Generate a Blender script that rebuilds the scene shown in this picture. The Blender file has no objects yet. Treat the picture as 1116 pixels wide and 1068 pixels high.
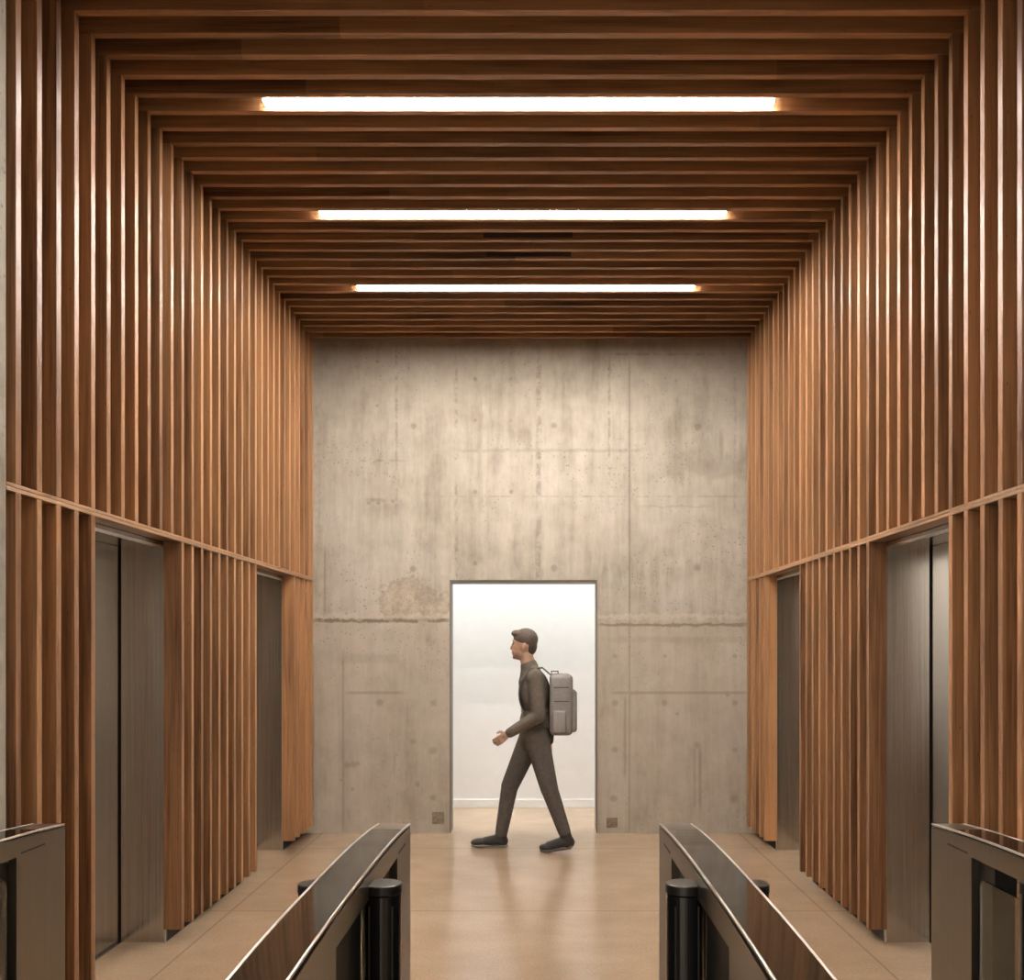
import bpy, bmesh, math, random
from mathutils import Vector, Matrix
random.seed(7)
S = bpy.context.scene
COL = S.collection

# ------------------------------------------------------------------ camera, light, exposure
F = 1120.0                                   # focal length in pixels of the 1116 px wide frame
cam = bpy.data.cameras.new('camera')
cam_o = bpy.data.objects.new('camera', cam)
COL.objects.link(cam_o)
cam.sensor_fit = 'HORIZONTAL'
cam.sensor_width = 36.0
cam.lens = 36.0 * F / 1116.0
cam.shift_x = -29.0 / 1116.0
cam.shift_y = 173.0 / 1116.0
cam.clip_start = 0.05
cam_o.location = (0, 0, 1.62)
cam_o.rotation_euler = (math.pi / 2, 0, 0)
S.camera = cam_o

W = bpy.data.worlds.new('world')
S.world = W
W.use_nodes = True
bg = W.node_tree.nodes['Background']
bg.inputs[1].default_value = 1.0
_t = W.node_tree
_c = _t.nodes.new('ShaderNodeTexCoord'); _s = _t.nodes.new('ShaderNodeSeparateXYZ'); _r = _t.nodes.new('ShaderNodeValToRGB')
_t.links.new(_c.outputs['Generated'], _s.inputs[0])
_m = _t.nodes.new('ShaderNodeMapRange'); _m.inputs[1].default_value = -0.10; _m.inputs[2].default_value = 0.16
_t.links.new(_s.outputs[2], _m.inputs[0]); _t.links.new(_m.outputs[0], _r.inputs[0])
_r.color_ramp.elements[0].position = 0.25; _r.color_ramp.elements[0].color = (0.16, 0.13, 0.105, 1)   # ground outside
_r.color_ramp.elements[1].position = 0.75; _r.color_ramp.elements[1].color = (2.0, 1.85, 1.66, 1)     # pale sky
_t.links.new(_r.outputs[0], bg.inputs[0])

S.view_settings.view_transform = 'Standard'
S.view_settings.look = 'None'
S.view_settings.gamma = 1.0
S.view_settings.use_curve_mapping = False
S.view_settings.exposure = 0.46

LED = 124.0                                  # radiance of the linear ceiling lights
def area_light(name, loc, rot, sx, sy, watts, col):
    L = bpy.data.lights.new(name, 'AREA')
    L.shape = 'RECTANGLE'; L.size = sx; L.size_y = sy
    L.energy = watts; L.color = col
    o = bpy.data.objects.new(name, L)
    o.location = loc; o.rotation_euler = rot
    COL.objects.link(o)
    return o
# ceiling lighting of the white corridor behind the doorway
area_light('corridor_light', (-0.1, 9.88, 3.62), (0, 0, 0), 8.0, 1.0, 150, (0.93, 0.97, 1.0))
area_light('foyer_fill_light', (0.0, 0.6, 4.35), (0, 0, 0), 3.0, 1.2, 45, (1.0, 0.90, 0.78))  # unseen fill, added to set the brightness on the camera side

# ------------------------------------------------------------------ main measures (metres)
PL, PR = 1.957, 1.81                         # batten fronts: left wall at x=-PL, right wall at x=+PR
YB = 9.03                                    # concrete back wall
ZC = 4.313                                   # underside of the ceiling battens
PITCH, BW, BD = 0.1624, 0.042, 0.10          # batten pitch, width, depth
def yk(k): return 4.376 + PITCH * k          # far edge of batten k
RZ0, RZ1 = 2.206, 2.237                      # wooden rail

# ------------------------------------------------------------------ node helpers
class NT:
    def __init__(s, name):
        s.m = bpy.data.materials.new(name); s.m.use_nodes = True
        s.t = s.m.node_tree; s.n = s.t.nodes; s.l = s.t.links
        s.b = s.n['Principled BSDF']
    def new(s, typ, **kw):
        q = s.n.new(typ)
        for k, v in kw.items(): setattr(q, k, v)
        return q
    def put(s, inp, v):
        if hasattr(v, 'is_linked') or hasattr(v, 'links'): s.l.new(v, inp)
        else: inp.default_value = v
    def math(s, op, a, b=0.0, c=None, clamp=False):
        q = s.new('ShaderNodeMath', operation=op, use_clamp=clamp)
        s.put(q.inputs[0], a); s.put(q.inputs[1], b)
        if c is not None: s.put(q.inputs[2], c)
        return q.outputs[0]
    def vmath(s, op, a, b=(0, 0, 0)):
        q = s.new('ShaderNodeVectorMath', operation=op)
        s.put(q.inputs[0], a); s.put(q.inputs[1], b)
        return q.outputs['Value'] if op in ('DISTANCE', 'LENGTH') else q.outputs[0]
    def sstep(s, v, lo, hi, a=0.0, b=1.0):
        q = s.new('ShaderNodeMapRange', interpolation_type='SMOOTHSTEP')
        s.put(q.inputs[0], v); s.put(q.inputs[1], lo); s.put(q.inputs[2], hi)
        s.put(q.inputs[3], a); s.put(q.inputs[4], b)
        return q.outputs[0]
    def noise(s, vec, scale, detail=3, rough=0.55, dist=0.0):
        q = s.new('ShaderNodeTexNoise')
        s.l.new(vec, q.inputs['Vector'])
        q.inputs['Scale'].default_value = scale
        q.inputs['Detail'].default_value = detail
        q.inputs['Roughness'].default_value = rough
        q.inputs['Distortion'].default_value = dist
        return q.outputs[0]
    def mapping(s, vec, scale=(1, 1, 1), loc=(0, 0, 0)):
        q = s.new('ShaderNodeMapping')
        s.l.new(vec, q.inputs[0]); q.inputs['Scale'].default_value = scale; q.inputs['Location'].default_value = loc
        return q.outputs[0]
    def ramp(s, fac, stops):
        q = s.new('ShaderNodeValToRGB'); e = q.color_ramp.elements
        while len(e) < len(stops): e.new(0.5)
        for el, (p, c) in zip(e, stops): el.position = p; el.color = (*c, 1)
        s.l.new(fac, q.inputs[0]); return q.outputs[0]
    def mix(s, fac, a, b, blend='MIX'):
        q = s.new('ShaderNodeMix', data_type='RGBA', blend_type=blend)
        s.put(q.inputs[0], fac)
        s.put(q.inputs[6], a if not isinstance(a, tuple) else (*a, 1))
        s.put(q.inputs[7], b if not isinstance(b, tuple) else (*b, 1))
        return q.outputs[2]
    def bump(s, h, strength=0.3, dist=0.002):
        q = s.new('ShaderNodeBump'); q.inputs['Strength'].default_value = strength
        q.inputs['Distance'].default_value = dist
        s.l.new(h, q.inputs['Height']); s.l.new(q.outputs[0], s.b.inputs['Normal'])
    def objco(s): return s.new('ShaderNodeTexCoord').outputs['Object']

def plain(name, col, rough=0.5, metal=0.0, grain=0.06, gscale=60, coat=0.0, aniso=None):
    t = NT(name); o = t.objco()
    v = t.mapping(o, aniso) if aniso else o
    nz = t.noise(v, gscale, 3)
    f = t.sstep(nz, 0.25, 0.75, 1 - grain, 1 + grain)
    c = t.new('ShaderNodeVectorMath', operation='SCALE'); c.inputs[0].default_value = col
    t.l.new(f, c.inputs[3]); t.l.new(c.outputs[0], t.b.inputs['Base Color'])
    t.b.inputs['Roughness'].default_value = rough; t.b.inputs['Metallic'].default_value = metal
    t.b.inputs['Coat Weight'].default_value = coat
    return t

def wood(name, axis, dark=(0.118, 0.049, 0.019), light=(0.490, 0.255, 0.118), boards=None):
    t = NT(name); o = t.objco()
    rnd = t.new('ShaderNodeObjectInfo').outputs['Random']
    off = t.new('ShaderNodeCombineXYZ')
    for i, k in enumerate((37.0, 91.0, 53.0)): t.l.new(t.math('MULTIPLY', rnd, k), off.inputs[i])
    p = t.vmath('ADD', o, off.outputs[0])
    sc = [26.0, 26.0, 26.0]; sc[axis] = 0.9
    g1 = t.noise(t.mapping(p, tuple(sc)), 1.0, 4, 0.6, 0.6)
    sc2 = [150.0, 150.0, 150.0]; sc2[axis] = 3.0
    g2 = t.noise(t.mapping(p, tuple(sc2)), 1.0, 2, 0.5)
    sc3 = [7.0, 7.0, 7.0]; sc3[axis] = 1.1
    g3 = t.noise(t.mapping(p, tuple(sc3)), 1.0, 2)
    f = t.math('ADD', t.math('MULTIPLY', g1, 0.55), t.math('MULTIPLY', g2, 0.30))
    f = t.math('ADD', f, t.math('MULTIPLY', g3, 0.25))
    tone = rnd
    if boards:                                     # butt-jointed boards along the run
        q = t.new('ShaderNodeSeparateXYZ'); t.l.new(o, q.inputs[0])
        s = t.math('DIVIDE', t.math('ADD', q.outputs[axis], t.math('MULTIPLY', rnd, 9.0)), boards)
        wn = t.new('ShaderNodeTexWhiteNoise', noise_dimensions='2D')
        cv = t.new('ShaderNodeCombineXYZ'); t.l.new(t.math('FLOOR', s), cv.inputs[0])
        t.l.new(t.math('MULTIPLY', rnd, 77.0), cv.inputs[1]); t.l.new(cv.outputs[0], wn.inputs['Vector'])
        tone = wn.outputs['Value']
    f = t.math('ADD', f, t.math('MULTIPLY', t.math('SUBTRACT', tone, 0.5), 0.22))
    c = t.ramp(f, [(0.34, dark), (0.52, tuple((a * 0.5 + b * 0.5) for a, b in zip(dark, light))), (0.72, light)])
    # a few small knots
    kv = t.new('ShaderNodeTexVoronoi'); sk = [5.0, 5.0, 5.0]; sk[axis] = 1.6
    t.l.new(t.mapping(p, tuple(sk)), kv.inputs['Vector'])
    knot = t.sstep(kv.outputs['Distance'], 0.02, 0.085, 0.75, 0.0)
    c = t.mix(knot, c, (0.055, 0.02, 0.01))
    t.l.new(c, t.b.inputs['Base Color'])
    t.b.inputs['Roughness'].default_value = 0.42
    t.b.inputs['Specular IOR Level'].default_value = 0.5
    t.bump(f, 0.25, 0.001)
    return t.m

def px(x, y):                                       # marks on the back wall, read off as x, z
    return ((x - 587) * 0.0080625, 1.62 - (y - 707) * 0.0080625)

def concrete(name, marks):
    t = NT(name); o = t.objco()
    big = t.noise(o, 0.9, 4, 0.6)
    streak = t.noise(t.mapping(o, (6.5, 6.5, 0.5)), 1.0, 6, 0.7)
    fine = t.noise(t.mapping(o, (30, 30, 9)), 1.0, 4, 0.6)
    mot = t.noise(o, 5.0, 5, 0.62)
    f = t.math('ADD', t.math('MULTIPLY', big, 0.35), t.math('MULTIPLY', streak, 0.34))
    f = t.math('ADD', f, t.math('MULTIPLY', mot, 0.22))
    f = t.math('ADD', f, t.math('MULTIPLY', fine, 0.12))
    c = t.ramp(f, [(0.37, (0.255, 0.224, 0.183)), (0.50, (0.412, 0.371, 0.312)), (0.64, (0.54, 0.50, 0.438))])
    pits = t.new('ShaderNodeTexVoronoi'); t.l.new(t.vmath('ADD', o, (3.1, 0, 1.7)), pits.inputs['Vector'])
    pits.inputs['Scale'].default_value = 25.0
    dens = t.sstep(t.noise(o, 1.3, 3), 0.42, 0.60)
    pit = t.math('MULTIPLY', t.sstep(pits.outputs['Distance'], 0.10, 0.24, 1.0, 0.0), dens)
    c = t.mix(t.math('MULTIPLY', pit, 0.55), c, (0.14, 0.11, 0.085))
    if marks:
        sep = t.new('ShaderNodeSeparateXYZ'); t.l.new(o, sep.inputs[0]); X, Z = sep.outputs[0], sep.outputs[2]
        flat = t.new('ShaderNodeCombineXYZ'); t.l.new(X, flat.inputs[0]); t.l.new(Z, flat.inputs[2])
        wob = t.noise(t.mapping(o, (9, 9, 9)), 1.0, 4, 0.7)
        wob2 = t.noise(t.mapping(o, (2.2, 2.2, 2.2), (5, 5, 5)), 1.0, 4, 0.7)
        brk = t.noise(t.mapping(o, (14, 14, 14), (2, 7, 1)), 1.0, 3, 0.7)
        def win(v, a, b, e=0.06): return t.math('MULTIPLY', t.sstep(v, a - e, a + e), t.sstep(v, b - e, b + e, 1, 0))
        def seam(along, across, pos, a, b, width, s, wobble=0.0, dotted=0.0):
            q = across if not wobble else t.math('ADD', across, t.math('MULTIPLY', t.math('SUBTRACT', wob, 0.5), wobble))
            d = t.math('ABSOLUTE', t.math('SUBTRACT', q, pos))
            r = t.math('MULTIPLY', t.sstep(d, width * 0.3, width, s, 0.0), win(along, a, b))
            if dotted: r = t.math('MULTIPLY', r, t.sstep(brk, 0.5 - dotted, 0.5 + 0.12))
            return r
        m = []
        def vs(x, y0, y1, w, s, **k): m.append(seam(Z, X, px(x, 0)[0], px(0, y1)[1], px(0, y0)[1], w, s, **k))
        def hs(y, x0, x1, w, s, **k): m.append(seam(X, Z, px(0, y)[1], px(x0, 0)[0], px(x1, 0)[0], w, s, **k))
        vs(432, 378, 560, .018, .60, dotted=.12); vs(497, 376, 632, .022, .55, dotted=.06, wobble=.02)
        vs(587, 376, 632, .034, .62, wobble=.03, dotted=.12); vs(664, 388, 530, .018, .65, dotted=.12); vs(686, 395, 905, .014, .60)
        vs(374, 712, 905, .016, .55); vs(354, 600, 668, .014, .5); vs(523, 440, 560, .03, .30, wobble=.05)
        vs(558, 376, 500, .05, .25, wobble=.06); vs(801, 376, 560, .02, .35, dotted=.1); vs(786, 470, 512, .03, .4)
        vs(347, 376, 600, .05, .25, wobble=.05, dotted=.1); vs(681, 760, 846, .018, .6, wobble=.02)
        vs(757, 815, 880, .014, .5); vs(763, 815, 880, .02, .65, wobble=.015); vs(430, 818, 845, .02, .3)
        hs(502, 344, 440, .016, .5, dotted=.1); hs(386, 662, 790, .016, .6, dotted=.1, wobble=.01)
        hs(541, 480, 812, .012, .4, dotted=.1); hs(755, 378, 440, .02, .55); hs(755, 668, 814, .018, .6)
        hs(697, 660, 814, .04, .25, wobble=.06); hs(718, 370, 430, .06, .3, wobble=.05)
        hs(676, 343, 489, .026, 1.25, wobble=.06); hs(681, 652, 814, .019, 1.15, wobble=.06)
        hs(491, 500, 700, .022, .32, wobble=.05); hs(508, 720, 814, .13, .30, wobble=.35)
        hs(552, 700, 770, .012, .3, wobble=.1); hs(545, 400, 420, .02, .5, wobble=.05)
        holes = [(518,413,.03),(557,413,.03),(518,458,.026),(557,458,.032),(518,536,.032),(557,536,.034),(518,614,.034),
                 (411,394,.026),(411,442,.024),(451,464,.045),(450,620,.05),(604,464,.05),(604,619,.05),(761,465,.055),
                 (760,619,.06),(414,766,.055),(472,766,.05),(450,808,.045),(472,818,.06),(472,869,.05),(455,855,.04),
                 (378,834,.05),(385,833,.05),(390,832,.04),(670,715,.04),(725,715,.03),(801,715,.034),(670,766,.048),
                 (724,766,.045),(801,766,.04),(670,817,.048),(760,812,.055),(801,817,.045),(669,870,.05),(800,871,.06),
                 (793,757,.03),(738,778,.025),(402,548,.03),(412,548,.03),(428,546,.03),(384,860,.026),(372,850,.02)]
        for (hx, hy, r) in holes:
            x_, z_ = px(hx, hy)
            d = t.vmath('DISTANCE', flat.outputs[0], (x_, 0, z_))
            d = t.math('ADD', d, t.math('MULTIPLY', t.math('SUBTRACT', wob, 0.5), r * 0.7))
            m.append(t.sstep(d, r * 0.30, r * 0.80, 0.60, 0.0))
        tot = m[0]
        for q in m[1:]: tot = t.math('MAXIMUM', tot, q)
        c = t.mix(t.math('MULTIPLY', tot, 0.72), c, (0.15, 0.12, 0.088))
        # paler, rougher patch of exposed aggregate above the pour joint, left of the doorway
        x_, z_ = px(450, 652)
        dv = t.vmath('DISTANCE', t.mapping(flat.outputs[0], (1, 1, 1.25)), (x_, 0, z_ * 1.25))
        dv = t.math('ADD', dv, t.math('MULTIPLY', t.math('SUBTRACT', wob2, 0.5), 1.0))
        patch = t.sstep(dv, 0.20, 0.27, 1.0, 0.0)
        ring = t.math('MULTIPLY', t.sstep(dv, 0.17, 0.24), t.sstep(dv, 0.24, 0.29, 1, 0))
        above = t.sstep(Z, px(0, 676)[1] - 0.01, px(0, 676)[1] + 0.01)
        rough_c = t.ramp(t.noise(o, 16, 5, 0.75), [(0.38, (0.25, 0.19, 0.13)), (0.55, (0.46, 0.38, 0.28)), (0.7, (0.55, 0.47, 0.36))])
        c = t.mix(t.math('MULTIPLY', t.math('MULTIPLY', patch, above), 0.45), c, rough_c)
        c = t.mix(t.math('MULTIPLY', t.math('MULTIPLY', ring, above), 0.28), c, (0.20, 0.16, 0.115))
        # pale chipped edge along the pour joint
        chip = t.math('ADD', t.math('SUBTRACT', Z, px(0, 677)[1]), t.math('MULTIPLY', t.math('SUBTRACT', brk, 0.5), 0.16))
        chip = t.math('MULTIPLY', t.sstep(chip, 0.01, 0.03), t.sstep(chip, 0.05, 0.075, 1, 0))
        c = t.mix(t.math('MULTIPLY', chip, 0.45), c, (0.56, 0.49, 0.40))
        # weaker light under the ceiling, painted in as darker streaky colour
        top_shade = t.math('ADD', Z, t.math('MULTIPLY', t.math('SUBTRACT', streak, 0.5), 2.6))
        c = t.mix(t.sstep(top_shade, 3.55, 4.35, 0.0, 0.24), c, (0.23, 0.19, 0.145))
        # warmer lower lift below the pour joint
        c = t.mix(t.sstep(Z, 1.82, 1.90, 0.30, 0.0), c, (0.42, 0.345, 0.265))
    t.l.new(c, t.b.inputs['Base Color'])
    t.b.inputs['Roughness'].default_value = 0.82
    t.b.inputs['Specular IOR Level'].default_value = 0.25
    t.bump(t.math('SUBTRACT', t.math('ADD', f, t.math('MULTIPLY', mot, 0.3)), t.math('MULTIPLY', pit, 0.5)), 0.35, 0.006)
    return t.m

def terrazzo():
    t = NT('floor_terrazzo'); o = t.objco()
    sep = t.new('ShaderNodeSeparateXYZ'); t.l.new(o, sep.inputs[0]); X, Y = sep.outputs[0], sep.outputs[1]
    big = t.noise(o, 1.1, 4, 0.6); mid = t.noise(t.mapping(o, (3, 4, 3)), 1.0, 4, 0.55); spk = t.noise(o, 70, 4, 0.8)
    f = t.math('ADD', t.math('MULTIPLY', big, 0.4), t.math('MULTIPLY', mid, 0.3))
    f = t.math('ADD', f, t.math('MULTIPLY', t.math('SUBTRACT', t.math('MULTIPLY', spk, 2.2), 0.6), 0.32))
    c = t.ramp(f, [(0.30, (0.330, 0.228, 0.142)), (0.52, (0.415, 0.298, 0.196)), (0.74, (0.50, 0.375, 0.26))])
    j = None
    for v, pos in ((X, -1.90), (X, 1.76), (Y, 2.37), (Y, 4.36), (Y, 6.35), (Y, 8.34)):
        d = t.sstep(t.math('ABSOLUTE', t.math('SUBTRACT', v, pos)), 0.003, 0.009, 0.40, 0.0)
        j = d if j is None else t.math('MAXIMUM', j, d)
    c = t.mix(j, c, (0.13, 0.08, 0.045))
    t.l.new(c, t.b.inputs['Base Color'])
    t.l.new(t.sstep(big, 0.3, 0.7, 0.16, 0.23), t.b.inputs['Roughness'])
    t.b.inputs['Specular IOR Level'].default_value = 0.5
    return t.m

def emit(name, col, s):
    t = NT(name); o = t.objco()
    nz = t.sstep(t.noise(o, 3, 1), 0.3, 0.7, s * 0.99, s * 1.01)
    t.b.inputs['Base Color'].default_value = (0.9, 0.9, 0.9, 1)
    t.b.inputs['Emission Color'].default_value = (*col, 1)
    t.l.new(nz, t.b.inputs['Emission Strength'])
    return t.m

def steel():
    t = NT('brushed_steel'); o = t.objco()
    g = t.noise(t.mapping(o, (180, 180, 1.2)), 1.0, 3, 0.6)
    c = t.ramp(g, [(0.3, (0.58, 0.55, 0.51)), (0.7, (0.66, 0.63, 0.59))])
    t.l.new(c, t.b.inputs['Base Color'])
    t.b.inputs['Metallic'].default_value = 1.0
    t.l.new(t.sstep(g, 0.3, 0.7, 0.17, 0.23), t.b.inputs['Roughness'])
    t.bump(g, 0.03, 0.0004)
    return t.m

M = {}
M['wood_z'] = wood('oiled_wood_upright', 2)
M['wood_x'] = wood('oiled_wood_ceiling', 0, boards=2.6)
M['wood_y'] = wood('oiled_wood_rail', 1, dark=(0.24, 0.125, 0.06), light=(0.56, 0.34, 0.185), boards=2.4)
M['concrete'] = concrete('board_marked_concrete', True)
M['concrete_pier'] = concrete('pale_concrete', False)
M['floor'] = terrazzo()
M['backing'] = plain('dark_backing_felt', (0.020, 0.012, 0.008), 0.9).m
M['led'] = emit('lit_diffuser', (1.0, 0.935, 0.85), LED)
M['alu'] = plain('pale_aluminium', (0.75, 0.73, 0.70), 0.35, 1.0).m
M['steel'] = steel()
M['void'] = plain('shaft_black', (0.006, 0.006, 0.006), 0.9).m
M['white'] = plain('white_plaster', (0.80, 0.80, 0.79), 0.75, grain=0.015, gscale=8).m
M['white_gloss'] = plain('white_gloss_paint', (0.86, 0.86, 0.84), 0.35, grain=0.01).m
M['trim_dark'] = plain('dark_steel_lining', (0.14, 0.115, 0.09), 0.5, 0.2).m
M['foyer_ceiling'] = plain('foyer_plaster', (0.42, 0.38, 0.33), 0.8).m
M['bronze'] = plain('satin_bronze_metal', (0.19, 0.162, 0.128), 0.29, 0.9, grain=0.04, gscale=1.0, aniso=(60, 60, 3)).m
M['black_glass'] = plain('black_glass_top', (0.010, 0.009, 0.008), 0.06, 0.0).m
M['black_glass'].node_tree.nodes['Principled BSDF'].inputs['Specular IOR Level'].default_value = 0.32
M['cap'] = plain('black_post_cap', (0.010, 0.010, 0.010), 0.30, 0.0).m
M['gloss_black'] = plain('gloss_black_post', (0.008, 0.008, 0.008), 0.12, 0.0).m
M['dark_panel'] = plain('matt_black_panel', (0.012, 0.012, 0.011), 0.45).m
M['rim'] = plain('polished_rim', (0.78, 0.76, 0.73), 0.30, 1.0).m
M['plate'] = plain('weathered_plate', (0.20, 0.155, 0.112), 0.7, grain=0.35, gscale=40).m
M['skin'] = plain('skin', (0.47, 0.30, 0.22), 0.5, grain=0.05, gscale=30).m
M['hair'] = plain('dark_hair', (0.10, 0.075, 0.06), 0.6, grain=0.3, gscale=90).m
M['jacket'] = plain('grey_olive_cloth', (0.115, 0.097, 0.078), 0.85, grain=0.15, gscale=40).m
M['trousers'] = plain('charcoal_cloth', (0.098, 0.087, 0.077), 0.85, grain=0.15, gscale=40).m
M['shoe'] = plain('black_shoe', (0.022, 0.019, 0.017), 0.55).m
M['sole'] = plain('grey_sole', (0.16, 0.145, 0.13), 0.7).m
M['bag'] = plain('grey_bag_cloth', (0.24, 0.225, 0.215), 0.8, grain=0.08, gscale=50).m
M['bag_dark'] = plain('dark_bag_webbing', (0.07, 0.064, 0.06), 0.8).m
M['slot'] = plain('dark_brown_slot', (0.06, 0.034, 0.022), 0.7, grain=0.1).m
M['eye'] = plain('eye', (0.30, 0.25, 0.22), 0.2).m
def glass():
    t = NT('tinted_glass'); o = t.objco()
    c = t.ramp(t.noise(o, 2.0, 2), [(0.3, (0.72, 0.76, 0.68)), (0.7, (0.78, 0.81, 0.73))])
    t.l.new(c, t.b.inputs['Base Color'])
    t.b.inputs['Transmission Weight'].default_value = 1.0
    t.b.inputs['Roughness'].default_value = 0.03
    t.b.inputs['IOR'].default_value = 1.45
    return t.m
M['glass'] = glass()

# ------------------------------------------------------------------ object helpers
def chain_loc(p):
    v = Vector((0, 0, 0))
    while p: v += p.location; p = p.parent
    return v
def link(name, me, mat=None, parent=None):
    o = bpy.data.objects.new(name, me); COL.objects.link(o)
    if mat: me.materials.clear(); me.materials.append(M[mat])
    if parent: o.parent = parent
    return o
def obj(name, bm, mat, parent=None, smooth=False, origin=None):
    """one mesh object; bm in world metres; origin moves its pivot"""
    base = chain_loc(parent) if parent else Vector((0, 0, 0))
    piv = Vector(origin) if origin else base
    bmesh.ops.translate(bm, verts=bm.verts, vec=-piv)
    bmesh.ops.recalc_face_normals(bm, faces=bm.faces)
    me = bpy.data.meshes.new(name); bm.to_mesh(me); bm.free()
    if smooth:
        for p in me.polygons: p.use_smooth = True
    o = link(name, me, mat, parent)
    o.location = piv - base
    return o
def empty(name, loc, label, cat, group=None):
    o = bpy.data.objects.new(name, None); o.empty_display_size = 0.2
    o.location = loc; COL.objects.link(o); tag(o, label, cat, group)
    return o
def tag(o, label, cat, group=None):
    o['label'] = label; o['category'] = cat
    if group: o['group'] = group
    return o
def struct(o, label=None, cat=None):
    o['kind'] = 'structure'
    if label: o['label'] = label
    if cat: o['category'] = cat
    return o
def copy_tree(o, parent=None):
    kids = [c for c in COL.objects if c.parent == o]
    c = o.copy(); COL.objects.link(c)
    if parent: c.parent = parent
    for k in kids: copy_tree(k, c)
    return c
def box(bm, x0, x1, y0, y1, z0, z1, bev=0.0):
    q = bmesh.new()
    vs = [q.verts.new((x, y, z)) for x in sorted((x0, x1)) for y in sorted((y0, y1)) for z in sorted((z0, z1))]
    for f in ((0,1,3,2),(4,6,7,5),(0,4,5,1),(2,3,7,6),(0,2,6,4),(1,5,7,3)): q.faces.new([vs[i] for i in f])
    if bev: bmesh.ops.bevel(q, geom=q.edges[:], offset=bev, segments=2, affect='EDGES', profile=0.5)
    merge(bm, q)
    return bm
def merge(bm, q):
    me = bpy.data.meshes.new('tmp'); q.to_mesh(me); q.free(); bm.from_mesh(me); bpy.data.meshes.remove(me)
def cyl(bm, c, r, z0, z1, n=40, bev=0.0):
    q = bmesh.new()
    bmesh.ops.create_cone(q, cap_ends=True, segments=n, radius1=r, radius2=r, depth=z1 - z0)
    if bev:
        es = [e for e in q.edges if abs(e.verts[0].co.z - e.verts[1].co.z) < 1e-6]
        bmesh.ops.bevel(q, geom=es, offset=bev, segments=2, affect='EDGES', profile=0.5)
    bmesh.ops.translate(q, verts=q.verts, vec=(c[0], c[1], (z0 + z1) / 2))
    merge(bm, q); return bm
B = bmesh.new

# ------------------------------------------------------------------ structure
struct(obj('floor', box(B(), -5.5, 5.5, -5.0, 10.6, -0.2, 0.0), 'floor'), 'polished brown terrazzo floor slabs with thin joints', 'floor')
# lobby ceiling backing behind the battens, and the plain foyer ceiling behind the camera
struct(obj('ceiling', box(B(), -2.9, 2.9, 3.6, 9.29, ZC + BD + 0.002, 4.75), 'backing'), 'dark ceiling behind the wooden battens', 'ceiling')
struct(obj('ceiling_foyer', box(B(), -5.5, 5.5, -3.0, 3.6, ZC + BD + 0.002, 4.75), 'foyer_ceiling'), 'plain plaster ceiling of the foyer', 'ceiling')

struct(obj('wall_foyer_added', box(B(), 0.3, 5.5, -3.2, -3.0, 0, ZC + BD), 'foyer_ceiling'), 'unseen wall piece added behind the camera to darken lift reflections', 'wall')  # added half wall, dims what the lift steel mirrors on one side
DX0, DX1, DZ = px(490, 0)[0], px(651, 0)[0], px(0, 632)[1]
b = B()
box(b, -5.5, DX0, YB, YB + 0.25, 0, 4.75); box(b, DX1, 5.5, YB, YB + 0.25, 0, 4.75); box(b, DX0, DX1, YB, YB + 0.25, DZ, 4.75)
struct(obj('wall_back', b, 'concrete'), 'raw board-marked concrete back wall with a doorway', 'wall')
b = B(); t_ = 0.008
box(b, DX0, DX0 + t_, YB + 0.01, YB + 0.255, 0, DZ); box(b, DX1 - t_, DX1, YB + 0.01, YB + 0.255, 0, DZ); box(b, DX0, DX1, YB + 0.01, YB + 0.255, DZ - 0.022, DZ)
struct(obj('trim_1', b, 'trim_dark'), 'thin dark metal lining of the doorway', 'trim')
# white corridor beyond the doorway
YC = 10.49
struct(obj('wall_corridor', box(B(), -5.5, 5.5, YC, YC + 0.1, 0, 3.8), 'white'), 'white wall of the corridor beyond the doorway', 'wall')
b = B(); box(b, -5.5, -5.4, YB + 0.25, YC, 0, 3.8); box(b, 5.4, 5.5, YB + 0.25, YC, 0, 3.8)
struct(obj('wall_corridor_end', b, 'white'), 'white end walls of the corridor', 'wall')
struct(obj('ceiling_corridor', box(B(), -5.5, 5.5, YB + 0.25, YC + 0.1, 3.7, 3.8), 'white'), 'white ceiling of the corridor', 'ceiling')
struct(obj('baseboard_corridor', box(B(), -5.4, 5.4, YC - 0.015, YC, 0, 0.085, 0.003), 'white_gloss'), 'white skirting board of the corridor', 'baseboard')

LIFTS = ((1, 8), (17, 24))                    # openings between battens k
def side_wall(s, P, name):
    BK = BD + 0.0015
    def part(nm, what, d0, d1, y0, y1, z0, z1):
        struct(obj(nm, box(B(), s * (P + d0), s * (P + d1), y0, y1, z0, z1), 'backing'), what, 'wall')
    ys = [3.776]
    for k0, k1 in LIFTS: ys += [yk(k0) - 0.022, yk(k1) + 0.02]
    ys.append(YB)
    part(name, 'dark wall behind the wooden battens above the rail', BK, 0.44, 3.776, YB, RZ1, ZC + BD)
    for i, w in ((0, 'near'), (2, 'middle'), (4, 'far')):
        part(name + '_' + w, 'dark wall behind the lower battens, %s stretch' % w, BK, 0.44, ys[i], ys[i + 1], 0, RZ0)
    part(name + '_lintel', 'dark wall behind the wooden rail', BK, 0.44, 3.776, YB, RZ0, RZ1)
    part(name + '_shaft', 'dark wall of the lift shafts', 0.441, 0.95, 3.776, YB, 0, ZC + BD)
side_wall(-1, PL, 'wall_left'); side_wall(1, PR, 'wall_right')
for s, P, nm in ((-1, PL, 'wall_foyer_left'), (1, PR, 'wall_foyer_right')):
    struct(obj(nm, box(B(), s * P, s * (P + 0.95), 1.0, 3.775, 0, ZC + BD), 'concrete_pier'), 'pale concrete wall flush with the battens', 'wall')

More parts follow.
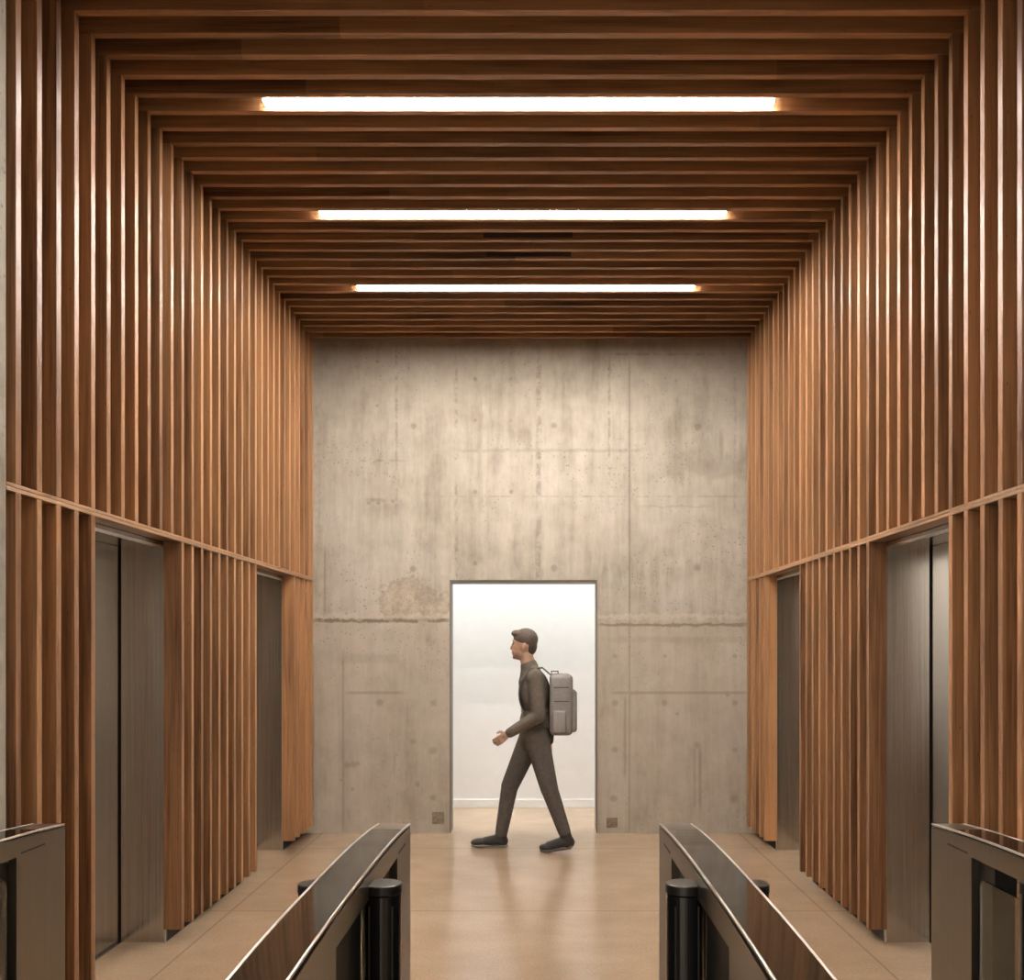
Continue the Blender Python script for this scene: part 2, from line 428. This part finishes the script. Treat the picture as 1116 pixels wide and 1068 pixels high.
# ------------------------------------------------------------------ wooden battens
def batten_mesh(name, sx, sy, sz, mat):
    b = box(B(), -sx / 2, sx / 2, -sy / 2, sy / 2, 0, sz, 0.0025)
    me = bpy.data.meshes.new(name); b.to_mesh(me); b.free(); me.materials.append(M[mat]); return me
def battens(root, me, spots, name='batten'):
    for i, p in enumerate(spots):
        o = bpy.data.objects.new(name, me); COL.objects.link(o); o.parent = root
        o.location = Vector(p) - root.location
me_up = batten_mesh('batten_upper', BD, BW, ZC - RZ1 - 0.001, 'wood_z')
me_lo = batten_mesh('batten_lower', BD, BW, RZ0 - 0.08, 'wood_z')
SIDE = {-1: ('left', PL), 1: ('right', PR)}
for s, (sd, P) in SIDE.items():
    xc = s * (P + BD / 2)
    up = empty('batten_screen', (xc, 6.5, RZ1), 'tall wooden batten screen above the rail on the %s wall' % sd, 'batten screen')
    battens(up, me_up, [(xc, yk(k) - BW / 2, RZ1 + 0.0005) for k in range(-3, 29)])
    for ks, what in ((range(-3, 2), 'wooden batten screen below the rail on the %s, nearest, behind the outer turnstile' % sd),
                     (range(8, 18), 'wooden batten screen below the rail on the %s, between the two lifts' % sd),
                     (range(24, 29), 'narrow wooden batten screen below the rail on the %s, beside the concrete wall' % sd)):
        ks = list(ks)
        r = empty('batten_screen', (xc, yk(ks[0]), 0.08), what, 'batten screen')
        battens(r, me_lo, [(xc, yk(k) - BW / 2, 0.0795) for k in ks])
    b = B(); zm = (RZ0 + RZ1) / 2
    x0, x1 = s * P, s * (P + BD)
    box(b, x0, x1, 3.78, yk(28) + 0.002, RZ0, zm - 0.0015, 0.002); box(b, x0, x1, 3.78, yk(28) + 0.002, zm + 0.0015, RZ1, 0.002)
    box(b, s * (P + 0.004), x1, 3.78, yk(28) + 0.001, zm - 0.002, zm + 0.002)
    tag(obj('wooden_rail', b, 'wood_y', origin=(xc, 6.4, RZ0)), 'long horizontal wooden rail across the %s batten wall above the lifts' % sd, 'rail')

ce = empty('ceiling_screen', (0, 6.4, ZC), 'wooden batten ceiling running across between the two side walls', 'batten ceiling')
me_ce = batten_mesh('batten_ceiling', PL + PR + 2 * BD, BW, BD, 'wood_x')
battens(ce, me_ce, [((PR - PL) / 2, yk(k) - BW / 2, ZC) for k in range(-4, 29)])
for k in (15, 17):
    y0 = yk(k) - BW
    o = obj('dark_inset', box(B(), -0.363, 0.224, y0 - 0.0035, y0, ZC + 0.014, ZC + 0.092, 0.001), 'slot', ce)
    o['label'] = 'dark slot panel set in a ceiling batten'
    M_inset = o
b = B(); cyl(b, (0, 0), 0.016, -0.02, 0.0, 20, 0.004)
bmesh.ops.rotate(b, verts=b.verts, matrix=Matrix.Rotation(math.pi / 2, 3, 'X'))
y0 = yk(16) - BW
bmesh.ops.translate(b, verts=b.verts, vec=(-0.054, y0 - 0.02, ZC + 0.05))
tag(obj('ceiling_sensor', b, 'dark_panel', origin=(-0.054, y0, ZC + 0.05)), 'tiny round dark sensor on a ceiling batten between the dark slots', 'sensor')

# ------------------------------------------------------------------ linear ceiling lights
for yl, what in ((yk(4) + 0.060, 'longest in view, nearest the camera'), (yk(12) + 0.060, 'middle of the three'), (yk(20) + 0.060, 'shortest in view, nearest the concrete wall')):
    r = empty('linear_ceiling_light', (-0.098, yl, ZC + BD), 'bright white linear light set between ceiling battens, ' + what, 'ceiling light', 'linear lights in the batten ceiling')
    b = B(); box(b, -1.355, 1.159, yl - 0.030, yl + 0.030, ZC + 0.019, ZC + BD, 0.003)
    obj('housing', b, 'alu', r)
    b = B(); box(b, -1.353, 1.157, yl - 0.027, yl + 0.027, ZC + 0.002, ZC + 0.0185, 0.003)
    obj('diffuser', b, 'led', r)
    for xa, xb in ((-1.364, -1.3555), (1.1595, 1.168)):
        obj('end_cap', box(B(), xa, xb, yl - 0.030, yl + 0.030, ZC + 0.001, ZC + BD, 0.001), 'alu', r)

# ------------------------------------------------------------------ lifts
def lift(s, P, k0, k1, label):
    ya, yb = yk(k0) - 0.012, yk(k1) + 0.0     # inner faces of the steel lining
    X = lambda d: s * (P + d)
    r = empty('elevator_doorway', (X(0.30), (ya + yb) / 2, 0), label, 'elevator')
    D0, D1 = BD + 0.002, 0.348
    for nm, y0, y1 in (('side_jamb', ya - 0.008, ya), ('side_jamb', yb, yb + 0.018)):
        o = obj(nm, box(B(), X(D0), X(D1), y0, y1, 0, 2.185), 'steel', r)
    b = B(); box(b, X(D0 - 0.001), X(D0 + 0.008), yb - 0.006, yb, 0, 2.183); box(b, X(D0 - 0.001), X(D0 + 0.008), ya, yb - 0.006, 2.168, 2.183)
    obj('edge_trim', b, 'alu', r)
    obj('head_soffit', box(B(), X(D0), X(D1), ya, yb, 2.185, 2.203), 'steel', r)
    ym = (ya + yb) / 2
    for y0, y1 in ((ya - 0.006, ym - 0.003), (ym + 0.003, yb - 0.006)):
        obj('door_leaf', box(B(), X(0.358), X(0.376), y0, y1, 0.008, 2.20, 0.003), 'steel', r)
    obj('sill', box(B(), X(0.340), X(0.424), ya, yb, 0.0005, 0.006), 'steel', r)
    obj('shaft_lining', box(B(), X(0.425), X(0.438), ya - 0.006, yb + 0.018, 0.006, 2.204), 'void', r)
    return r
for s, (sd, P) in SIDE.items():
    lift(s, P, 1, 8, 'brushed steel lift doorway in the %s wall, the wide near one by the outer turnstile' % sd)
    lift(s, P, 17, 24, 'brushed steel lift doorway in the %s wall, the far narrow-looking one near the concrete' % sd)

# ------------------------------------------------------------------ blank plates low on the concrete wall
for (x0, x1, y0, y1, lab) in ((471, 484, 885, 898, 'dark worn square plate low on the concrete left of the doorway'),
                              (661, 673, 891, 902, 'brown square plate low on the concrete right of the doorway')):
    a, c = px(x0, y1), px(x1, y0)
    tag(obj('wall_plate', box(B(), a[0], c[0], YB - 0.006, YB - 0.0003, a[1], c[1], 0.002), 'plate', origin=((a[0] + c[0]) / 2, YB, a[1])), lab, 'wall plate')

# ------------------------------------------------------------------ turnstiles
HW, LY = 0.0585, 1.055                        # half width, half length
TY = 2.60                                     # middle of the cabinet
def ztop(y):
    u = abs(y) / LY
    return 1.0 + 0.030 * (1 - u ** 2.6)
def plan_round(x0, x1, y0, y1, r, ends):
    pts = []
    def arc(cx, cy, a0):
        for i in range(7):
            a = a0 + math.pi / 2 * i / 6
            pts.append((cx + r * math.cos(a), cy + r * math.sin(a)))
    if 'far' in ends: arc(x1 - r, y1 - r, 0); arc(x0 + r, y1 - r, math.pi / 2)
    else: pts.extend([(x1, y1), (x0, y1)])
    if 'near' in ends: arc(x0 + r, y0 + r, math.pi); arc(x1 - r, y0 + r, 1.5 * math.pi)
    else: pts.extend([(x0, y0), (x1, y0)])
    return pts
def post(bm, pts, z0, drop=0.0):
    lo = [bm.verts.new((x, y, z0)) for x, y in pts]; hi = [bm.verts.new((x, y, ztop(y) - drop)) for x, y in pts]
    n = len(pts)
    for i in range(n): bm.faces.new((lo[i], lo[(i + 1) % n], hi[(i + 1) % n], hi[i]))
    bm.faces.new(lo[::-1]); bm.faces.new(hi)
def sweep(bm, x0, x1, y0, y1, fz0, fz1, n=28):
    rings = []
    for i in range(n + 1):
        y = y0 + (y1 - y0) * i / n
        rings.append([bm.verts.new(p) for p in ((x0, y, fz0(y)), (x1, y, fz0(y)), (x1, y, fz1(y)), (x0, y, fz1(y)))])
    for a, c in zip(rings, rings[1:]):
        for i in range(4): bm.faces.new((a[i], a[(i + 1) % 4], c[(i + 1) % 4], c[i]))
    bm.faces.new(rings[0][::-1]); bm.faces.new(rings[-1])
OA, OB = -0.30, 0.70                          # the opening along the cabinet
CY = 0.19                                     # pivot posts
def make_turnstile():
    r = empty('turnstile', (0, 0, 0), '', 'turnstile', 'turnstiles in a row across the lobby')
    b = B(); T = 0.012
    post(b, plan_round(-HW, HW, OB, LY, 0.022, ('far',)), 0, T)
    sweep(b, -HW, HW, OA, OB, lambda y: 0.950, lambda y: ztop(y) - T)
    box(b, -HW, HW, OA, OB, 0, 0.10)
    obj('cabinet_frame', b, 'bronze', r)
    b = B(); post(b, plan_round(-HW, HW, -LY, OA, 0.022, ('near',)), 0, T)
    obj('side_panel', b, 'bronze', r)
    obj('inner_housing', box(B(), -0.034, 0.034, OB - 0.115, OB + 0.001, 0.10, 0.950), 'dark_panel', r)
    obj('inner_housing', box(B(), -0.034, 0.034, OA - 0.001, CY - 0.03, 0.10, 0.950), 'dark_panel', r)
    b = B(); sweep(b, -HW + 0.007, HW - 0.007, -LY + 0.012, 0.86, lambda y: ztop(y) - T, lambda y: ztop(y) - 0.001)
    obj('top_plate', b, 'black_glass', r)
    b = B(); sweep(b, -HW + 0.007, HW - 0.007, 0.863, LY - 0.010, lambda y: ztop(y) - T, lambda y: ztop(y) - 0.001, 8)
    obj('end_cap', b, 'bronze', r)
    for s in (-1, 1):                          # rounded polished rim along each long edge
        b = B(); prev = None; xr = s * (HW - 0.0035)
        for i in range(45):
            y = -LY + 0.02 + (2 * LY - 0.038) * i / 44
            ring = [b.verts.new((xr + 0.0040 * math.cos(q * math.pi / 4), y, ztop(y) - 0.003 + 0.0045 * math.sin(q * math.pi / 4))) for q in range(8)]
            if prev:
                for q in range(8): b.faces.new((prev[q], prev[(q + 1) % 8], ring[(q + 1) % 8], ring[q]))
            else: b.faces.new(ring[::-1])
            prev = ring
        b.faces.new(prev)
        for f in b.faces: f.smooth = True
        obj('edge_rim', b, 'rim', r)
    for s in (-1, 1):
        x = s * 0.0885
        p = obj('pivot_post', cyl(B(), (x, CY), 0.050, 0.0, 0.955, 48), 'gloss_black', r, smooth=False)
        obj('post_cap', cyl(B(), (x, CY), 0.0525, 0.957, 0.985, 48, 0.004), 'cap', p)
        b = B()
        for a in (0.9, 2.2, -0.9, -2.2):
            box(b, x + 0.0505 * math.cos(a) - 0.002, x + 0.0505 * math.cos(a) + 0.002, CY + 0.0505 * math.sin(a) - 0.002, CY + 0.0505 * math.sin(a) + 0.002, 0.02, 0.93)
        obj('post_groove', b, 'dark_panel', p)
        # clear wing folded back alongside the cabinet
        b = B(); x0, x1 = s * 0.040, s * 0.050
        prof = []
        y0, y1, z0, z1, rr = CY + 0.052, OB - 0.045, 0.16, 0.890, 0.022
        prof = [(y0, z0), (y1, z0)] + [(y1 - rr + rr * math.cos(a * math.pi / 12), z1 - rr + rr * math.sin(a * math.pi / 12)) for a in range(7)] + [(y0, z1)]
        va = [b.verts.new((x0, y, z)) for y, z in prof]; vb = [b.verts.new((x1, y, z)) for y, z in prof]
        b.faces.new(va[::-1]); b.faces.new(vb)
        for i in range(len(prof)): b.faces.new((va[i], va[(i + 1) % len(prof)], vb[(i + 1) % len(prof)], vb[i]))
        obj('glass_wing', b, 'glass', r)
    for s in (-1, 1): obj('indicator_strip', box(B(), s * HW, s * (HW + 0.0012), OB + 0.03, OB + 0.19, 0.955, 0.961), 'dark_panel', r)
    obj('floor_plinth', box(B(), -HW - 0.004, HW + 0.004, -LY + 0.02, LY - 0.004, 0.0, 0.012, 0.003), 'dark_panel', r)
    return r
proto = make_turnstile()
for i, (x, lab) in enumerate(((-1.735, 'dark metal turnstile against the left concrete wall, below the battens'),
                              (-0.512, 'black-topped metal turnstile left of the central lane, before the doorway'),
                              (0.485, 'black-topped metal turnstile right of the central lane, before the doorway'),
                              (1.4485, 'dark metal turnstile at the right edge with a see-through glass wing'))):
    o = proto if i == 0 else copy_tree(proto)
    o.location = (x, TY, 0); o['label'] = lab

# ------------------------------------------------------------------ the walking person
PO = Vector((-0.08, 8.28, 0))
def blob(name, prims, voxel, mat, parent, smooth=4):
    b = B()
    for p in prims:
        q = bmesh.new()
        if p[0] == 's':                            # ellipsoid: centre, radii, optional turn about y
            bmesh.ops.create_uvsphere(q, u_segments=24, v_segments=16, radius=1.0)
            bmesh.ops.scale(q, verts=q.verts, vec=p[2])
            if len(p) > 3: bmesh.ops.rotate(q, verts=q.verts, matrix=Matrix.Rotation(p[3], 3, 'Y'))
            bmesh.ops.translate(q, verts=q.verts, vec=p[1])
        else:                                      # tapered limb: ends and radii
            a, c, r0, r1 = Vector(p[1]), Vector(p[2]), p[3], p[4]
            d = c - a
            bmesh.ops.create_cone(q, cap_ends=True, segments=20, radius1=r0, radius2=r1, depth=d.length)
            bmesh.ops.transform(q, verts=q.verts, matrix=Matrix.Translation((a + c) / 2) @ d.to_track_quat('Z', 'Y').to_matrix().to_4x4())
            for e, rr in ((a, r0), (c, r1)):
                u = bmesh.new(); bmesh.ops.create_uvsphere(u, u_segments=20, v_segments=12, radius=rr)
                bmesh.ops.translate(u, verts=u.verts, vec=e); merge(q, u)
        merge(b, q)
    me = bpy.data.meshes.new('tmp'); b.to_mesh(me); b.free()
    o = bpy.data.objects.new('tmp', me); COL.objects.link(o)
    m = o.modifiers.new('r', 'REMESH'); m.mode = 'VOXEL'; m.voxel_size = voxel
    m2 = o.modifiers.new('s', 'SMOOTH'); m2.iterations = smooth; m2.factor = 0.5
    dg = bpy.context.evaluated_depsgraph_get()
    out = bpy.data.meshes.new_from_object(o.evaluated_get(dg))
    bpy.data.objects.remove(o); bpy.data.meshes.remove(me)
    out.name = name
    for p in out.polygons: p.use_smooth = True
    r = link(name, out, mat, parent)
    return r
person = empty('person', PO, 'person walking left past the doorway in grey clothes, carrying a backpack', 'person')
# joints relative to the person's base (x: walking towards -x, y: -near camera, z up)
def J(x, y, z): return Vector((x + 0.08, y, z))
neck, headc = J(-.075, 0, 1.455), J(-.125, 0, 1.645)
pel, chest = J(-.03, 0, .93), J(-.035, 0, 1.24)
shN, shF = J(-.03, -.185, 1.385), J(-.03, .185, 1.385)
elN, elF = J(.00, -.225, 1.095), J(.085, .235, 1.10)
wrN, wrF = J(-.235, -.225, .955), J(.085, .250, .845)
hpN, hpF = J(-.02, -.095, .92), J(-.05, .095, .92)
knN, knF = J(.085, -.10, .505), J(-.235, .10, .50)
anN, anF = J(.205, -.10, .165), J(-.305, .10, .115)
def fingers(w, d, up, side):
    """palm and five separate bent fingers; d: hand direction, up: back of hand, side: thumb side"""
    d, up, side = d.normalized(), up.normalized(), side.normalized()
    pr = [('c', w, w + d * 0.035, 0.026, 0.024)]
    for i, (o_, L) in enumerate(((0.028, 0.068), (0.0095, 0.076), (-0.0095, 0.071), (-0.028, 0.056))):
        k = w + d * 0.085 + side * o_
        pr.append(('c', w + d * 0.03 + side * o_ * 0.6, k, 0.014, 0.0105))
        a = k + (d * 0.9 - up * 0.40).normalized() * L * 0.5
        e = a + (d * 0.6 - up * 0.80).normalized() * L * 0.5
        pr.append(('c', k, a, 0.0095, 0.0085)); pr.append(('c', a, e, 0.0085, 0.007))
    t0 = w + d * 0.025 + side * 0.020; t1 = t0 + (d * 0.6 + side * 0.8 - up * 0.3).normalized() * 0.038
    t2 = t1 + (d * 0.9 + side * 0.15 - up * 0.35).normalized() * 0.030
    pr.append(('c', t0, t1, 0.013, 0.011)); pr.append(('c', t1, t2, 0.0105, 0.008))
    return pr
HN = fingers(wrN, J(-.40, -.225, .84) - J(-.235, -.225, .955), Vector((0, -1, 0)), Vector((-.5, 0, .8)))
HF = fingers(wrF, Vector((-.12, 0, -1)), Vector((0, 1, 0)), Vector((-1, 0, -.1)))
skin = [('s', headc + Vector((.012, 0, .020)), (.094, .076, .105)),            # skull
        ('s', headc + Vector((-.030, 0, -.050)), (.060, .056, .066)),            # jaw
        ('s', headc + Vector((-.066, 0, -.092)), (.020, .024, .018)),            # chin
        ('c', headc + Vector((-.076, 0, .020)), headc + Vector((-.093, 0, -.022)), .010, .013), ('s', headc + Vector((-.034, 0, -.012)), (.050, .060, .064)),   # nose
        ('s', headc + Vector((-.072, 0, .036)), (.014, .048, .014)),             # brow
        ('s', headc + Vector((-.084, 0, -.048)), (.010, .024, .007)), ('s', headc + Vector((-.082, 0, -.060)), (.010, .022, .008)),   # lips
        ('s', headc + Vector((.008, -.078, -.008)), (.016, .009, .030), .2), ('s', headc + Vector((.008, .078, -.008)), (.016, .009, .030), .2),
        ('c', headc + Vector((.02, 0, -.06)), neck, .055, .060), ('c', neck, chest, .07, .11),
        ('s', chest, (.105, .155, .20)), ('s', pel, (.105, .145, .14)), ('c', chest, pel, .11, .11),
        ('c', shN, shF, .055, .055),
        ('c', shN, elN, .052, .040), ('c', elN, wrN, .038, .026), ('c', shF, elF, .052, .040), ('c', elF, wrF, .038, .026),
        ('c', hpN, knN, .085, .055), ('c', knN, anN, .052, .036), ('c', hpF, knF, .085, .055), ('c', knF, anF, .052, .036)] + HN + HF
skin += [('c', anN, J(.225, -.10, .115), .034, .030), ('c', J(.225, -.10, .105), J(.06, -.10, .045), .034, .024),
         ('c', anF, J(-.30, .10, .06), .036, .034), ('c', J(-.30, .10, .055), J(-.50, .10, .045), .032, .024)]
body = blob('body', skin, 0.0045, 'skin', person, 3)
hair = blob('hair', [('s', headc + Vector((.022, 0, .052)), (.100, .084, .090)), ('s', headc + Vector((.058, 0, .0)), (.056, .070, .080)),
                     ('s', headc + Vector((-.05, 0, .098)), (.046, .060, .030))], 0.006, 'hair', person, 4)
for s in (-1, 1):
    b = B(); bmesh.ops.create_uvsphere(b, u_segments=12, v_segments=8, radius=.009)
    bmesh.ops.translate(b, verts=b.verts, vec=PO + headc + Vector((-.079, s * .031, .014)))
    obj('eye', b, 'eye', person, smooth=True)
cuff = lambda e, w: e + (w - e) * 0.96
jacket = [('s', chest + Vector((0, 0, .02)), (.130, .185, .20)), ('c', neck + Vector((.005, 0, -.03)), chest, .078, .12), ('s', J(-.03, 0, 1.02), (.125, .170, .17)),
          ('s', J(-.025, 0, .90), (.130, .172, .09)), ('c', shN, shF, .072, .072), ('c', J(-.03, -.10, 1.43), J(-.03, .10, 1.43), .05, .05),
          ('c', shN, elN, .068, .058), ('c', elN, cuff(elN, wrN), .056, .040), ('c', shF, elF, .068, .058), ('c', elF, cuff(elF, wrF), .056, .040),
          ('c', neck + Vector((.008, 0, -.02)), neck + Vector((.0, 0, .02)), .078, .072), ('c', neck + Vector((.004, 0, .015)), neck + Vector((.012, 0, -.11)), .070, .10)]
blob('jacket', jacket, 0.009, 'jacket', person, 5)
trs = [('s', pel + Vector((0, 0, -.02)), (.122, .162, .13)), ('c', hpN, knN, .102, .072), ('c', knN, anN + Vector((0, 0, .0)), .070, .052),
       ('c', hpF, knF, .102, .072), ('c', knF, anF + Vector((0, 0, .0)), .070, .052)]
blob('trousers', trs, 0.009, 'trousers', person, 5)
def shoe(pr, sole_pr):
    o = blob('shoe', pr, 0.006, 'shoe', person, 3)
    blob('sole', sole_pr, 0.006, 'sole', o, 2)
shoe([('s', J(.232, -.10, .085), (.058, .044, .052), .45), ('c', J(.20, -.10, .085), J(.085, -.10, .052), .044, .036), ('s', J(.062, -.10, .040), (.060, .042, .030)), ('c', anN, J(.225, -.10, .11), .046, .046)],
     [('c', J(.250, -.115, .052), J(.250, -.085, .052), .020, .020), ('c', J(.245, -.10, .046), J(.10, -.10, .017), .024, .016), ('s', J(.065, -.10, .016), (.062, .044, .0155))])
shoe([('s', J(-.298, .10, .055), (.052, .044, .050)), ('c', J(-.31, .10, .070), J(-.43, .10, .050), .046, .038), ('s', J(-.485, .10, .046), (.072, .043, .032), -.10), ('c', anF, J(-.30, .10, .07), .046, .046)],
     [('s', J(-.298, .10, .016), (.055, .042, .0155)), ('c', J(-.29, .10, .0165), J(-.45, .10, .0165), .016, .016), ('s', J(-.47, .10, .0175), (.085, .046, .0165))])

# backpack on the person's back
bp = empty('backpack', PO + J(.185, 0, .925), 'large boxy grey backpack worn by the walking person', 'backpack')
def rbox(x0, x1, y0, y1, z0, z1, bev):
    b = box(B(), x0, x1, y0, y1, z0, z1)
    bmesh.ops.bevel(b, geom=b.edges[:], offset=bev, segments=4, affect='EDGES', profile=0.5)
    return b
def world(b, base): bmesh.ops.translate(b, verts=b.verts, vec=base); return b
w0 = Vector((0, PO.y, 0))
obj('main_bag', world(rbox(.088, .272, -.155, .155, .930, 1.420, .040), w0), 'bag', bp, smooth=True)
obj('front_pocket', world(rbox(.250, .305, -.125, .125, .955, 1.29, .026), w0), 'bag', bp, smooth=True)
obj('side_pocket', world(rbox(.11, .22, -.170, -.135, .95, 1.13, .015), w0), 'bag', bp, smooth=True)
b = B()
for z in (1.20, 1.31): box(b, .12, .24, -.1565, -.154, z, z + .007)
obj('zip', world(b, w0), 'bag_dark', bp)
for s in (-1, 1):
    pts = [(.095, 1.405), (.03, 1.462), (-.06, 1.452), (-.135, 1.36), (-.155, 1.24), (-.12, 1.10), (-.02, 1.01), (.095, .99)]
    b = B(); prev = None
    for (x, z) in pts:
        y = s * .105
        ring = [b.verts.new((x, y - .026, z)), b.verts.new((x, y + .026, z)), b.verts.new((x * 1.04, y + .026, z + .010)), b.verts.new((x * 1.04, y - .026, z + .010))]
        if prev:
            for i in range(4): b.faces.new((prev[i], prev[(i + 1) % 4], ring[(i + 1) % 4], ring[i]))
        else: b.faces.new(ring[::-1])
        prev = ring
    b.faces.new(prev)
    obj('shoulder_strap', world(b, w0), 'bag_dark', bp)
b = B(); box(b, .10, .16, -.035, .035, 1.436, 1.444, .002); box(b, .10, .108, -.035, .035, 1.405, 1.44); box(b, .152, .16, -.035, .035, 1.405, 1.44)
obj('carry_handle', world(b, w0), 'bag_dark', bp)
